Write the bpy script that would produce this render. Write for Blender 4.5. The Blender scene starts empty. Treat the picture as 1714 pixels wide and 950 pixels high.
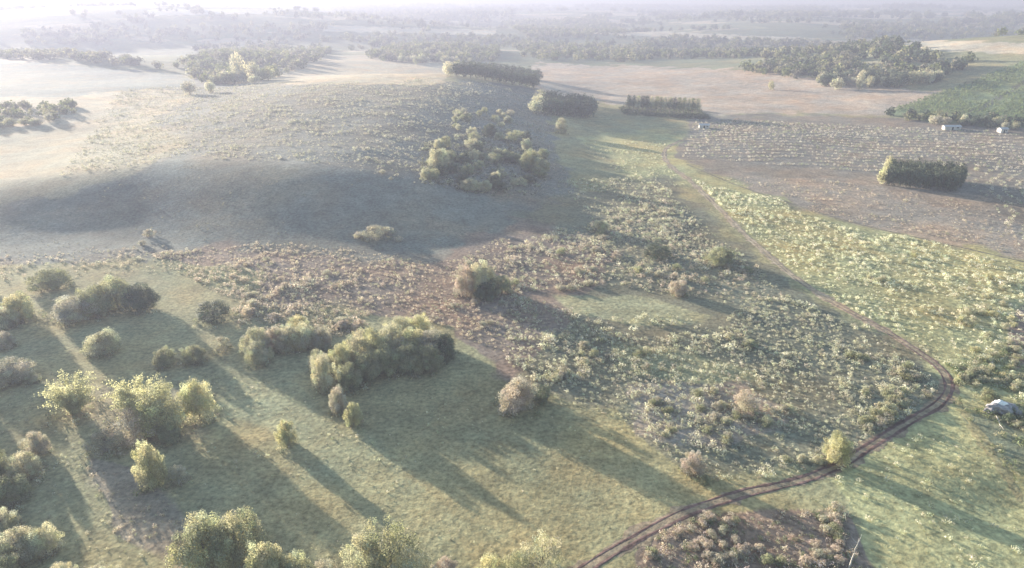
import bpy, math, random
import numpy as np
from mathutils import Vector

# ------------------------------------------------------------------ camera, sky, sun, exposure
PITCH = math.radians(22.36); FPX = 1158.0; CAMH = 88.0
SUN_AZ = math.radians(46.0)      # left of the view direction (+Y)
SUN_EL = math.radians(8.6)
scn = bpy.context.scene
cam_d = bpy.data.cameras.new('camera'); cam = bpy.data.objects.new('camera', cam_d)
scn.collection.objects.link(cam); scn.camera = cam
cam_d.sensor_width = 36.0; cam_d.lens = 36.0 * FPX / 1714.0
cam_d.clip_start = 1.0; cam_d.clip_end = 60000.0
cam.location = (0, 0, CAMH); cam.rotation_euler = (math.radians(90) - PITCH, 0, 0)

w = bpy.data.worlds.new("World"); scn.world = w; w.use_nodes = True
nt = w.node_tree; nt.nodes.clear()
sky = nt.nodes.new('ShaderNodeTexSky'); sky.sky_type = 'NISHITA'; sky.sun_disc = False
sky.sun_elevation = SUN_EL; sky.sun_rotation = -SUN_AZ
sky.air_density = 1.0; sky.dust_density = 0.6; sky.ozone_density = 1.0
bg = nt.nodes.new('ShaderNodeBackground'); bg.inputs['Strength'].default_value = 0.10
wo = nt.nodes.new('ShaderNodeOutputWorld')
nt.links.new(sky.outputs[0], bg.inputs[0]); nt.links.new(bg.outputs[0], wo.inputs[0])

sd = bpy.data.lights.new('sun', 'SUN'); sd.energy = 5.0; sd.angle = math.radians(0.55)
sd.color = (1.0, 0.89, 0.755)
so = bpy.data.objects.new('sun', sd); scn.collection.objects.link(so)
to_sun = Vector((-math.sin(SUN_AZ) * math.cos(SUN_EL), math.cos(SUN_AZ) * math.cos(SUN_EL), math.sin(SUN_EL)))
so.rotation_euler = to_sun.to_track_quat('Z', 'Y').to_euler(); so.location = (-300, 300, 400)

scn.view_settings.view_transform = 'Standard'; scn.view_settings.look = 'None'
scn.view_settings.gamma = 1.0; scn.view_settings.use_curve_mapping = False
scn.view_settings.exposure = 2.25
HAZE_DENSITY = 0.00050; HAZE_ANISO = 0.27; HAZE_COL = (0.258, 0.275, 0.36)

# ------------------------------------------------------------------ maths helpers
R = np.random.default_rng(11); random.seed(5)
cT, sT = math.cos(PITCH), math.sin(PITCH)
_tab = np.random.default_rng(3).random((256, 256))
def vnoise(x, y):
    x = np.asarray(x, float); y = np.asarray(y, float)
    xi = np.floor(x).astype(int); yi = np.floor(y).astype(int)
    fx = x - xi; fy = y - yi
    fx = fx * fx * (3 - 2 * fx); fy = fy * fy * (3 - 2 * fy)
    a = _tab[xi & 255, yi & 255]; b = _tab[(xi + 1) & 255, yi & 255]
    c = _tab[xi & 255, (yi + 1) & 255]; d = _tab[(xi + 1) & 255, (yi + 1) & 255]
    return (a * (1 - fx) + b * fx) * (1 - fy) + (c * (1 - fx) + d * fx) * fy - 0.5
def fbm(x, y, o=4):
    s = 0; a = 1.0
    for k in range(o):
        s = s + a * vnoise(x + 17.3 * k, y - 9.1 * k); x = x * 2.03; y = y * 2.03; a *= 0.5
    return s
def sstep(a, b, v):
    t = np.clip((v - a) / (b - a), 0, 1); return t * t * (3 - 2 * t)
def gauss(x, y, cx, cy, sx, sy, ang=0):
    c, s = math.cos(ang), math.sin(ang); dx = x - cx; dy = y - cy
    return np.exp(-0.5 * (((dx * c + dy * s) / sx) ** 2 + ((-dx * s + dy * c) / sy) ** 2))
def hgt(x, y):
    x = np.asarray(x, float); y = np.asarray(y, float)
    h = 0.9 * vnoise(x / 70, y / 70) + 0.22 * vnoise(x / 17 + 5, y / 17)
    y0 = 250 + 8 * np.sin(x / 37.0) + 9 * vnoise(x / 55 + 2, y * 0) - 0.10 * np.clip(-x - 120, 0, 200)
    up = sstep(0, 87, y - y0)
    side = sstep(50, -110, x - 0.12 * (y - 300))
    back = sstep(900, 640, y)
    h = h + up * side * back * (.42 + .58 * sstep(-300, -120, x)) * (15.5 + 8 * sstep(330, 620, y))
    h = h + 56 * gauss(x, y, 640, 760, 180, 260, 0.5)                       # planted hillside on the right
    h = h + 60 * gauss(x, y, -1000, 2050, 520, 330, 0.1)                    # long hill at the upper left
    h = h + 17 * gauss(x, y, -560, 980, 240, 140, -0.2)
    far = sstep(800, 1700, np.hypot(x, y))
    h = h + far * (34 * (fbm(x / 900, y / 600, 3))) + 34 * sstep(1500, 3400, np.hypot(x, y))
    vf = sstep(3000, 9000, np.hypot(x, y))
    h = h + vf * (20 + 30 * vnoise(x / 3100 + 3, y / 2300)) * (0.55 + 0.45 * sstep(1500, -2500, x))
    h = np.where(h > 55, 55 + 22 * np.tanh((h - 55) / 22), h)
    h = h - 1.5 * gauss(x, y, 96, 105, 9, 6)
    return h
def project(x, y, z):
    Z = z - CAMH
    dep = y * cT - Z * sT
    dn = -(y * sT + Z * cT)
    dep = np.where(dep < 1, 1, dep)
    return 857 + FPX * x / dep, 475 + FPX * dn / dep, dep
def at(px, py):
    px = np.atleast_1d(np.asarray(px, float)); py = np.atleast_1d(np.asarray(py, float))
    u = (px - 857) / FPX; v = (py - 475) / FPX
    dx, dy, dz = u, cT - v * sT, -sT - v * cT
    t = np.full(px.shape, 60.0); done = np.zeros(px.shape, bool)
    lo = t.copy()
    for k in range(700):
        nt_ = t * 1.008
        below = (CAMH + dz * nt_) < hgt(dx * nt_, dy * nt_)
        new = below & ~done; lo[new] = t[new]; done |= below
        t = np.where(done, t, nt_)
        if done.all(): break
    hi = lo * 1.008
    for k in range(20):
        m = (lo + hi) / 2; b = (CAMH + dz * m) < hgt(dx * m, dy * m)
        hi = np.where(b, m, hi); lo = np.where(b, lo, m)
    X, Y = dx * hi, dy * hi
    return X, Y, hgt(X, Y)
def inpoly(px, py, poly):
    ins = np.zeros(px.shape, bool); n = len(poly); j = n - 1
    for i in range(n):
        xi, yi = poly[i]; xj, yj = poly[j]
        if yi != yj:
            c = ((yi > py) != (yj > py)) & (px < (xj - xi) * (py - yi) / (yj - yi) + xi)
            ins ^= c
        j = i
    return ins

# ------------------------------------------------------------------ object helpers
C = scn.collection
def tag(o, label=None, cat=None, group=None, kind=None):
    if label: o['label'] = label
    if cat: o['category'] = cat
    if group: o['group'] = group
    if kind: o['kind'] = kind
    return o
def mesh_np(name, verts, quads, mats, cols=None, smooth=False, midx=None):
    me = bpy.data.meshes.new(name); verts = np.asarray(verts, np.float32); quads = np.asarray(quads, np.int32)
    nv, nf, k = len(verts), len(quads), quads.shape[1]
    me.vertices.add(nv); me.vertices.foreach_set('co', verts.ravel())
    me.loops.add(nf * k); me.loops.foreach_set('vertex_index', quads.ravel())
    me.polygons.add(nf); me.polygons.foreach_set('loop_start', np.arange(0, nf * k, k, dtype=np.int32))
    me.polygons.foreach_set('loop_total', np.full(nf, k, np.int32))
    if smooth: me.polygons.foreach_set('use_smooth', np.ones(nf, bool))
    if cols is not None:
        ca = me.color_attributes.new('Col', 'FLOAT_COLOR', 'POINT')
        c4 = np.ones((nv, 4), np.float32); c4[:, :3] = cols; ca.data.foreach_set('color', c4.ravel())
    for m in mats: me.materials.append(m)
    if midx is not None: me.polygons.foreach_set('material_index', np.asarray(midx, np.int32))
    me.update(calc_edges=True)
    return me
def link(name, me, parent=None):
    o = bpy.data.objects.new(name, me); C.objects.link(o)
    if parent: o.parent = parent
    return o

# ------------------------------------------------------------------ materials
def new_mat(name):
    m = bpy.data.materials.new(name); m.use_nodes = True; m.node_tree.nodes.clear(); return m, m.node_tree
def N(nt, t, **kw):
    n = nt.nodes.new(t)
    for k, v in kw.items(): setattr(n, k, v)
    return n
def leaf_mat(name, col, col2, trans=0.3, use_attr=False):
    m, nt = new_mat(name); L = nt.links
    out = N(nt, 'ShaderNodeOutputMaterial'); mx = N(nt, 'ShaderNodeMixShader'); mx.inputs[0].default_value = trans
    d = N(nt, 'ShaderNodeBsdfPrincipled'); d.inputs['Roughness'].default_value = 0.75
    d.inputs['Specular IOR Level'].default_value = 0.25
    tr = N(nt, 'ShaderNodeBsdfTranslucent')
    if use_attr:
        a = N(nt, 'ShaderNodeAttribute'); a.attribute_name = 'Col'; src = a.outputs['Color']
    else:
        a = N(nt, 'ShaderNodeAttribute'); a.attribute_name = 'Col'
        oi = N(nt, 'ShaderNodeObjectInfo')
        mixr = N(nt, 'ShaderNodeMix', data_type='RGBA'); mixr.inputs['A'].default_value = (*col, 1); mixr.inputs['B'].default_value = (*col2, 1)
        L.new(oi.outputs['Random'], mixr.inputs['Factor'])
        mul = N(nt, 'ShaderNodeMix', data_type='RGBA', blend_type='MULTIPLY'); mul.inputs['Factor'].default_value = 1
        L.new(mixr.outputs['Result'], mul.inputs['A']); L.new(a.outputs['Color'], mul.inputs['B']); src = mul.outputs['Result']
    L.new(src, d.inputs['Base Color'])
    br = N(nt, 'ShaderNodeMix', data_type='RGBA', blend_type='MULTIPLY'); br.inputs['Factor'].default_value = 1
    br.inputs['B'].default_value = (1.25, 1.25, 1.05, 1); L.new(src, br.inputs['A']); L.new(br.outputs['Result'], tr.inputs['Color'])
    L.new(d.outputs[0], mx.inputs[1]); L.new(tr.outputs[0], mx.inputs[2]); L.new(mx.outputs[0], out.inputs[0])
    return m
M = {}
M['green'] = leaf_mat('leaf_green', (.25, .26, .17), (.33, .335, .225), .45)
M['pale'] = leaf_mat('leaf_pale', (.37, .365, .27), (.46, .45, .34), .45)
M['yellow'] = leaf_mat('leaf_yellow', (.38, .375, .24), (.47, .455, .30), 0.5)
M['grey'] = leaf_mat('leaf_grey', (.32, .31, .26), (.40, .38, .32), .45)
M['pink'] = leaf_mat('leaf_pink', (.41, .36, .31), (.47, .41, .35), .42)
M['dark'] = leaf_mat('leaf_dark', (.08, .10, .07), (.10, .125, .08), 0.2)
M['stuff'] = leaf_mat('leaf_mixed', (1, 1, 1), (1, 1, 1), 0.4, True)
def bark_mat():
    m, nt = new_mat('bark'); L = nt.links
    out = N(nt, 'ShaderNodeOutputMaterial'); p = N(nt, 'ShaderNodeBsdfPrincipled'); p.inputs['Roughness'].default_value = 0.9
    no = N(nt, 'ShaderNodeTexNoise'); no.inputs['Scale'].default_value = 3
    r = N(nt, 'ShaderNodeValToRGB'); r.color_ramp.elements[0].color = (.09, .07, .055, 1); r.color_ramp.elements[1].color = (.24, .21, .18, 1)
    L.new(no.outputs[0], r.inputs[0]); L.new(r.outputs[0], p.inputs['Base Color']); L.new(p.outputs[0], out.inputs[0]); return m
M['bark'] = bark_mat()
def plain_mat(name, c1, c2, scale=2.0, rough=0.8, bump=0.0, metallic=0.0):
    m, nt = new_mat(name); L = nt.links
    out = N(nt, 'ShaderNodeOutputMaterial'); p = N(nt, 'ShaderNodeBsdfPrincipled'); p.inputs['Roughness'].default_value = rough
    p.inputs['Metallic'].default_value = metallic
    tc = N(nt, 'ShaderNodeTexCoord'); no = N(nt, 'ShaderNodeTexNoise'); no.inputs['Scale'].default_value = scale; no.inputs['Detail'].default_value = 6
    L.new(tc.outputs['Object'], no.inputs['Vector'])
    r = N(nt, 'ShaderNodeValToRGB'); r.color_ramp.elements[0].position = .35; r.color_ramp.elements[1].position = .65
    r.color_ramp.elements[0].color = (*c1, 1); r.color_ramp.elements[1].color = (*c2, 1)
    L.new(no.outputs[0], r.inputs[0]); L.new(r.outputs[0], p.inputs['Base Color'])
    if bump:
        b = N(nt, 'ShaderNodeBump'); b.inputs['Distance'].default_value = bump; L.new(no.outputs[0], b.inputs['Height']); L.new(b.outputs[0], p.inputs['Normal'])
    L.new(p.outputs[0], out.inputs[0]); return m
M['deadwood'] = plain_mat('dead_wood', (.33, .30, .26), (.5, .47, .42), 4)
M['rock'] = plain_mat('grey_rock', (.17, .16, .17), (.32, .30, .30), 1.2, bump=.2)
M['white_rock'] = plain_mat('white_rock', (.6, .6, .58), (.8, .79, .76), 1.5)
M['roof'] = plain_mat('pale_roof', (.34, .34, .34), (.46, .46, .45), .6, 0.5)
M['wall'] = plain_mat('plaster', (.42, .40, .36), (.52, .5, .46), .8)
M['opening'] = plain_mat('dark_opening', (.03, .03, .03), (.05, .05, .05), 1)

def ground_mat():
    m, nt = new_mat('grassland'); L = nt.links
    out = N(nt, 'ShaderNodeOutputMaterial'); p = N(nt, 'ShaderNodeBsdfPrincipled'); p.inputs['Roughness'].default_value = 1.0
    p.inputs['Specular IOR Level'].default_value = 0.1
    tc = N(nt, 'ShaderNodeTexCoord'); a = N(nt, 'ShaderNodeAttribute'); a.attribute_name = 'Col'
    n1 = N(nt, 'ShaderNodeTexNoise'); n1.inputs['Scale'].default_value = 0.16; n1.inputs['Detail'].default_value = 8; n1.inputs['Roughness'].default_value = 0.65
    n2 = N(nt, 'ShaderNodeTexNoise'); n2.inputs['Scale'].default_value = 0.9; n2.inputs['Detail'].default_value = 6; n2.inputs['Roughness'].default_value = 0.7
    L.new(tc.outputs['Object'], n1.inputs['Vector']); L.new(tc.outputs['Object'], n2.inputs['Vector'])
    r1 = N(nt, 'ShaderNodeMapRange'); r1.inputs['From Min'].default_value = .3; r1.inputs['From Max'].default_value = .7; r1.inputs['To Min'].default_value = .72; r1.inputs['To Max'].default_value = 1.25
    L.new(n1.outputs[0], r1.inputs[0])
    r2 = N(nt, 'ShaderNodeMapRange'); r2.inputs['From Min'].default_value = .3; r2.inputs['From Max'].default_value = .7; r2.inputs['To Min'].default_value = .5; r2.inputs['To Max'].default_value = 1.5
    L.new(n2.outputs[0], r2.inputs[0])
    mm = N(nt, 'ShaderNodeMath', operation='MULTIPLY'); L.new(r1.outputs[0], mm.inputs[0]); L.new(r2.outputs[0], mm.inputs[1])
    vm = N(nt, 'ShaderNodeVectorMath', operation='SCALE'); L.new(a.outputs['Color'], vm.inputs[0]); L.new(mm.outputs[0], vm.inputs['Scale'])
    # warm dry patches
    n3 = N(nt, 'ShaderNodeTexNoise'); n3.inputs['Scale'].default_value = 0.05; n3.inputs['Detail'].default_value = 7; n3.inputs['Roughness'].default_value = .7
    L.new(tc.outputs['Object'], n3.inputs['Vector'])
    r3 = N(nt, 'ShaderNodeMapRange'); r3.inputs['From Min'].default_value = .48; r3.inputs['From Max'].default_value = .72; r3.inputs['To Max'].default_value = .6
    L.new(n3.outputs[0], r3.inputs[0])
    mw = N(nt, 'ShaderNodeMix', data_type='RGBA', blend_type='MULTIPLY'); mw.inputs['B'].default_value = (1.3, 1.05, .9, 1)
    L.new(r3.outputs[0], mw.inputs['Factor']); L.new(vm.outputs[0], mw.inputs['A'])
    L.new(mw.outputs['Result'], p.inputs['Base Color'])
    b = N(nt, 'ShaderNodeBump'); b.inputs['Distance'].default_value = 0.3; b.inputs['Strength'].default_value = 0.65
    n4 = N(nt, 'ShaderNodeTexNoise'); n4.inputs['Scale'].default_value = 0.7; n4.inputs['Detail'].default_value = 5; n4.inputs['Roughness'].default_value = .6
    L.new(tc.outputs['Object'], n4.inputs['Vector'])
    L.new(n4.outputs[0], b.inputs['Height']); L.new(b.outputs[0], p.inputs['Normal'])
    L.new(p.outputs[0], out.inputs[0]); return m
M['ground'] = ground_mat()

# ------------------------------------------------------------------ zones of ground cover (extent of each kind of cover, and a painted hillside shade)
GREEN = (.255, .235, .13); LUSH = (.325, .305, .155); STRAW = (.37, .31, .21); BROWN = (.20, .155, .12)
GREY = (.17, .165, .135); OLIVE = (.18, .19, .11); PINKB = (.27, .225, .175); DIRT = (.25, .19, .15)
ZONES = [  # colour, polygon, edge raggedness
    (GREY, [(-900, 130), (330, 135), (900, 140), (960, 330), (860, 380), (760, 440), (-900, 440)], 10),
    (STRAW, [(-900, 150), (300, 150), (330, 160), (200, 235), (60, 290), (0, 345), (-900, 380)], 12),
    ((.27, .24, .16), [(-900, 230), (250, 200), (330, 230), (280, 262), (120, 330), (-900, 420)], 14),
    ((.16, .165, .135), [(100, 330), (300, 262), (540, 275), (860, 330), (840, 385), (720, 425), (400, 405), (0, 425), (-500, 425)], 8),  # shade of the hill's lee slope painted into the ground colour
    (STRAW, [(520, 92), (760, 105), (745, 140), (330, 140), (480, 115)], 4),
    ((.36, .29, .22), [(890, 105), (1280, 118), (1420, 140), (1640, 158), (1490, 190), (1180, 190), (900, 160)], 6),
    (STRAW, [(-900, 88), (60, 92), (130, 108), (60, 128), (-900, 140)], 5),
    ((.17, .19, .16), [(60, 105), (300, 122), (330, 142), (120, 160), (-900, 170), (-900, 130)], 4),
    (LUSH, [(960, 225), (1110, 220), (1200, 240), (1140, 268), (1180, 300), (1120, 330), (1050, 290)], 10),
    ((.20, .175, .14), [(1160, 190), (1714, 200), (2600, 240), (2600, 520), (1714, 430), (1430, 370), (1240, 310), (1130, 262)], 6),
    (PINKB, [(1200, 290), (1470, 300), (1640, 330), (1714, 380), (1714, 432), (1430, 372), (1240, 312)], 10),
    (LUSH, [(1130, 285), (1240, 312), (1430, 372), (1714, 435), (2600, 560), (2600, 1500), (1430, 1500), (1440, 860), (1380, 800), (1500, 720), (1595, 650), (1500, 565), (1350, 485)], 8),
    ((.165, .16, .11), [(850, 370), (1040, 300), (1110, 300), (1200, 380), (1330, 480), (1500, 575), (1585, 650), (1480, 730), (1380, 790), (1150, 800), (1020, 680), (850, 650), (840, 560)], 14),
    (BROWN, [(240, 420), (420, 415), (720, 440), (860, 370), (1040, 420), (980, 500), (860, 640), (740, 540), (560, 520), (480, 520), (380, 500)], 16),
    ((.28, .27, .16), [(925, 490), (1060, 495), (1200, 530), (1180, 545), (1060, 545), (960, 520)], 6),
    ((.27, .26, .15), [(1020, 575), (1120, 585), (1260, 620), (1280, 640), (1120, 640), (1030, 610)], 6),
    (PINKB, [(1040, 640), (1240, 640), (1300, 670), (1340, 700), (1200, 750), (1060, 720)], 16),
    ((.23, .22, .12), [(250, 430), (430, 455), (440, 500), (330, 490), (230, 460)], 10),
    ((.255, .25, .145), [(380, 640), (500, 640), (760, 860), (1000, 960), (700, 960), (480, 740), (380, 690)], 10),
    (BROWN, [(1120, 860), (1420, 850), (1460, 960), (1420, 1100), (1050, 1100), (1060, 930)], 10),
    ((.25, .21, .15), [(150, 760), (240, 790), (330, 900), (300, 960), (200, 900)], 12),
    ((.30, .26, .16), [(90, 640), (160, 640), (240, 660), (340, 640), (340, 720), (220, 740), (100, 700)], 8),
    ((.15, .165, .11), [(1600, 690), (1720, 690), (1900, 700), (1900, 780), (1700, 790), (1650, 745)], 4),
    (DIRT, [(1695, 520), (1730, 500), (1760, 560), (1700, 620), (1685, 600)], 4),
    ((.165, .195, .10), [(1480, 190), (1640, 130), (1714, 100), (2700, -60), (2700, 300), (1714, 215), (1560, 205)], 2),
    ((.42, .37, .27), [(540, 42), (830, 50), (830, 58), (700, 56), (540, 52)], 2),
    ((.40, .35, .26), [(990, 46), (1180, 56), (1340, 62), (1330, 70), (1150, 64), (990, 56)], 2),
    ((.40, .35, .26), [(1420, 62), (1800, 74), (1800, 96), (1640, 88), (1430, 74)], 3),
    ((.44, .40, .32), [(250, 16), (480, 14), (470, 22), (240, 26)], 1),
    ((.10, .11, .08), [(1618, 186), (1640, 177), (1714, 133), (1800, 88), (1800, 96), (1714, 141), (1645, 185)], 1),
]
# ------------------------------------------------------------------ ground sheet
def build_ground():
    d = 42
    th = np.concatenate([np.linspace(-180, -d, 90, endpoint=False), np.linspace(-d, d, 900, endpoint=False), np.linspace(d, 180, 90, endpoint=False)])
    th = np.radians(th); r = np.concatenate([np.linspace(4, 58, 16, endpoint=False), np.geomspace(58, 16000, 950)])
    T, RR = np.meshgrid(th, r); x = (np.sin(T) * RR).ravel(); y = (np.cos(T) * RR).ravel()
    z = hgt(x, y)
    px, py, dep = project(x, y, z)
    front = (y > 20)
    wx = 1.0 * fbm(x / 14, y / 14, 4); wy = 1.0 * fbm(x / 14 + 50, y / 14 + 9, 4)
    sc = np.clip(300 / np.hypot(x, y), .05, 3)
    base = np.array(GREEN); col = np.tile(base, (len(x), 1))
    g = fbm(x / 260 + 3, y / 190, 4); f = sstep(700, 1100, np.hypot(x, y))
    farc = np.where(g[:, None] > 0.22, np.array(STRAW), np.where(g[:, None] > 0.0, np.array(OLIVE), np.array((.13, .15, .09))))
    col = col * (1 - f[:, None]) + farc * f[:, None]
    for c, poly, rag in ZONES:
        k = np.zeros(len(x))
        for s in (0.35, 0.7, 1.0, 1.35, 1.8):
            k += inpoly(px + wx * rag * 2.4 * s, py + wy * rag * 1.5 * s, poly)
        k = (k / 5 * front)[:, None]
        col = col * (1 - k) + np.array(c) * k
    v = 1 + 0.30 * fbm(x / 33, y / 33, 5); col = col * v[:, None]
    hue = np.clip(fbm(x / 21 + 80, y / 21, 4)[:, None] * 0.28, -.07, .3)
    col = col * np.concatenate([1 + hue, 1 + hue * .2, 1 - hue * .5], 1)
    col = np.clip(col, .02, .6)
    nr, nth = len(r), len(th)
    i = np.arange(nr - 1)[:, None] * nth + np.arange(nth)[None, :]
    i2 = np.arange(nr - 1)[:, None] * nth + (np.arange(nth)[None, :] + 1) % nth
    q = np.stack([i, i2, i2 + nth, i + nth], -1).reshape(-1, 4)[:, ::-1]
    q = q[:, [0, 1, 2, 3]]
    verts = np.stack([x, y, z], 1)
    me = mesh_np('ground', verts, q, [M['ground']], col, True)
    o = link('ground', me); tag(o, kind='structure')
    return o
build_ground()
pts = [(math.cos(a) * 4.6, math.sin(a) * 4.6) for a in np.linspace(0, 2 * math.pi, 24, endpoint=False)]
# small round cap closing the sheet straight below the camera
cv = [(0, 0, float(hgt(0, 0)) + .02)] + [(a, b, float(hgt(a, b)) + .02) for a, b in pts]
cme = bpy.data.meshes.new('ground_cap'); cme.from_pydata(cv, [], [(0, 1 + k, 1 + (k + 1) % 24) for k in range(24)]); cme.materials.append(M['ground'])
ca = cme.color_attributes.new('Col', 'FLOAT_COLOR', 'POINT')
for dd in ca.data: dd.color = (*GREEN, 1)
tag(link('ground_patch', cme), kind='structure')

# ------------------------------------------------------------------ the track: ruts laid on the ground
def spline(P, n):
    P = np.array(P, float); out = []
    Q = np.vstack([2 * P[0] - P[1], P, 2 * P[-1] - P[-2]])
    for i in range(1, len(Q) - 2):
        p0, p1, p2, p3 = Q[i - 1], Q[i], Q[i + 1], Q[i + 2]
        for t in np.linspace(0, 1, n, endpoint=False):
            out.append(.5 * ((2 * p1) + (-p0 + p2) * t + (2 * p0 - 5 * p1 + 4 * p2 - p3) * t * t + (-p0 + 3 * p1 - 3 * p2 + p3) * t ** 3))
    out.append(Q[-2]); return np.array(out)
def ribbons(path, offs, width, colf, lift=.05, seed=1):
    d = np.gradient(path, axis=0); d /= np.linalg.norm(d, axis=1)[:, None] + 1e-9; nrm = np.stack([-d[:, 1], d[:, 0]], 1)
    V, F, K = [], [], []
    s = np.concatenate([[0], np.cumsum(np.linalg.norm(np.diff(path, axis=0), axis=1))])
    for oi, off in enumerate(offs):
        wv = width * (1 + .9 * vnoise(s / 2.3 + 11 * oi + seed, s * 0 + seed) + .5 * vnoise(s / 11, s * 0 + oi)); cc = off + .35 * vnoise(s / 9 + 31 * oi, s * 0 + 3)
        b = len(V); cols = 5
        prof = np.linspace(-.5, .5, cols)
        for i in range(len(path)):
            for j, t in enumerate(prof):
                ww = (t + .25 * float(vnoise(s[i] / .9 + j * 7, oi * 9.)) * (abs(t) > .4)) * wv[i]
                p = path[i] + nrm[i] * (cc[i] + ww)
                V.append((p[0], p[1], float(hgt(p[0], p[1])) + lift + (0.03 if abs(t) < .3 else 0))); K.append(colf(s[i] / s[-1], abs(t)))
        for i in range(len(path) - 1):
            for j in range(cols - 1):
                a = b + i * cols + j; F.append((a, a + 1, a + cols + 1, a + cols))
    return V, F, K
track_px = [(930, 985), (985, 950), (1040, 915), (1100, 882), (1150, 858), (1200, 840), (1255, 823), (1310, 811), (1360, 797), (1410, 775), (1450, 750), (1500, 718), (1540, 695), (1573, 673), (1588, 650), (1583, 628), (1560, 605), (1520, 577), (1480, 552), (1430, 525), (1380, 497), (1330, 463), (1290, 430), (1250, 395), (1215, 360), (1180, 325), (1150, 298), (1125, 280), (1112, 262), (1118, 246), (1145, 234), (1185, 230), (1215, 215), (1235, 197)]
tx, ty, tz = at([p[0] for p in track_px], [p[1] for p in track_px])
TP = spline(np.stack([tx, ty], 1), 14)
seg = np.concatenate([[0], np.cumsum(np.linalg.norm(np.diff(TP, axis=0), axis=1))])
ss = np.arange(0, seg[-1], .7); TP = np.stack([np.interp(ss, seg, TP[:, 0]), np.interp(ss, seg, TP[:, 1])], 1)
def tcol(s, t):
    n = .9 * float(vnoise(s * 130, t * 2.)) - .1 + t * .5; a = np.array((.15, .098, .085)); b = np.array((.30, .25, .18))
    k = min(1, max(0, (s - .22) / .12)) * .9 * (1 - .8 * min(1, max(0, (s - .86) / .05))); return tuple((a * (1 - k) + b * k) * (1 + n))
V, F, K = ribbons(TP, (-.85, .85), .70, tcol)
M['dirt'] = M['ground']
o = link('dirt_track', mesh_np('dirt_track', V, F, [M['ground']], np.array(K), True)); tag(o, kind='structure')
def verge(path, hw, name, col, seed):
    V, F, K = ribbons(path, (0,), hw * 2, lambda s, t: tuple(np.array(col) * (1 + (.25 * min(1, max(0, (s - .22) / .1)) if name == 'track_verge' else 0)) * (1 + .2 * float(vnoise(s * 120, t * 3.)))), .02, seed)
    tag(link(name, mesh_np(name, V, F, [M['ground']], np.array(K), True)), kind='structure')
verge(TP, 1.6, 'track_verge', (.255, .205, .14), 4)
fx, fy, _ = at([1150, 1240, 1330, 1430, 1560, 1714, 1900], [275, 312, 342, 373, 403, 438, 485])
FP = spline(np.stack([fx, fy], 1), 40); verge(FP, .55, 'footpath', (.17, .155, .11), 8)
fx, fy, _ = at([1595, 1620, 1660, 1700, 1740], [655, 700, 760, 820, 880])
verge(spline(np.stack([fx, fy], 1), 30), 1.0, 'side_path', (.27, .24, .13), 9)

# ------------------------------------------------------------------ foliage meshes
def leaf_quads(P, Nn, size, rng, up=0.3):
    n = len(P); D = Nn + rng.normal(0, .33, (n, 3)); D[:, 2] += up; D /= np.linalg.norm(D, axis=1)[:, None] + 1e-9
    A = np.cross(D, rng.normal(0, 1, (n, 3))); A /= np.linalg.norm(A, axis=1)[:, None] + 1e-9; B = np.cross(D, A)
    s = (size * rng.uniform(.55, 1.3, n))[:, None] * .5; a = A * s; b = B * s * rng.uniform(.5, 1, n)[:, None]
    V = np.stack([P - a, P - b, P + a, P + b * 1.0], 1).reshape(-1, 3)
    return V, np.arange(n * 4).reshape(-1, 4)
def crown(lobes, n, size, seed, tone=.28):
    rng = np.random.default_rng(seed); L = np.array(lobes); wgt = (L[:, 3] ** 2); wgt /= wgt.sum()
    idx = rng.choice(len(L), n, p=wgt); U = rng.normal(0, 1, (n, 3)); U /= np.linalg.norm(U, axis=1)[:, None]
    # bumpy lobe surface with some depth
    rad = L[idx, 3] * (1 + .22 * np.sin(U[:, 0] * 7 + idx) * np.sin(U[:, 1] * 6 + idx * 2) + .12 * rng.normal(0, 1, n)) * np.where(rng.random(n) < .25, rng.uniform(.5, 1, n), 1)
    P = L[idx, :3] + U * rad[:, None] * np.array((1, 1, .85))
    keep = P[:, 2] > .1; P = P[keep]; U = U[keep]; idx = idx[keep]
    V, F = leaf_quads(P, U, size, rng)
    lt = rng.uniform(1 - tone, 1 + tone, (len(L), 1)) * np.concatenate([rng.uniform(.92, 1.1, (len(L), 1)), np.ones((len(L), 1)), rng.uniform(.85, 1.1, (len(L), 1))], 1)
    col = lt[idx] * rng.uniform(.75, 1.2, (len(P), 1)); return V, F, np.repeat(col, 4, 0)
def tube(path, radii, sides=6):
    V, F = [], []
    for i, (p, r) in enumerate(zip(path, radii)):
        for k in range(sides):
            a = 2 * math.pi * k / sides; V.append((p[0] + r * math.cos(a), p[1] + r * math.sin(a), p[2]))
    for i in range(len(path) - 1):
        for k in range(sides):
            F.append((i * sides + k, i * sides + (k + 1) % sides, (i + 1) * sides + (k + 1) % sides, (i + 1) * sides + k))
    return V, F
def trunk_mesh(name, lobes, h0, r0, seed, lean=.3):
    rng = random.Random(seed); V, F = [], []
    top = max(l[2] for l in lobes)
    def add(path, rad):
        v, f = tube(path, rad); b = len(V); V.extend(v); F.extend([tuple(i + b for i in q) for q in f])
    base = [(0, 0, -.4)]; x = y = 0
    for k in range(1, 6):
        x += rng.uniform(-lean, lean) * .4; y += rng.uniform(-lean, lean) * .4; base.append((x, y, top * .8 * k / 5))
    add(base, [r0 * 1.3, r0, r0 * .8, r0 * .6, r0 * .4, r0 * .15])
    for l in sorted(lobes, key=lambda l: -l[3])[:9]:
        s = base[1 + (0 if l[2] < top * .5 else 1)]; m = ((s[0] + l[0]) / 2, (s[1] + l[1]) / 2, s[2] + (l[2] - s[2]) * .62)
        add([s, m, (l[0], l[1], l[2] + l[3] * .3)], [r0 * .5, r0 * .3, r0 * .08])
    return mesh_np(name, V, F, [M['bark']], None, True)
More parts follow.
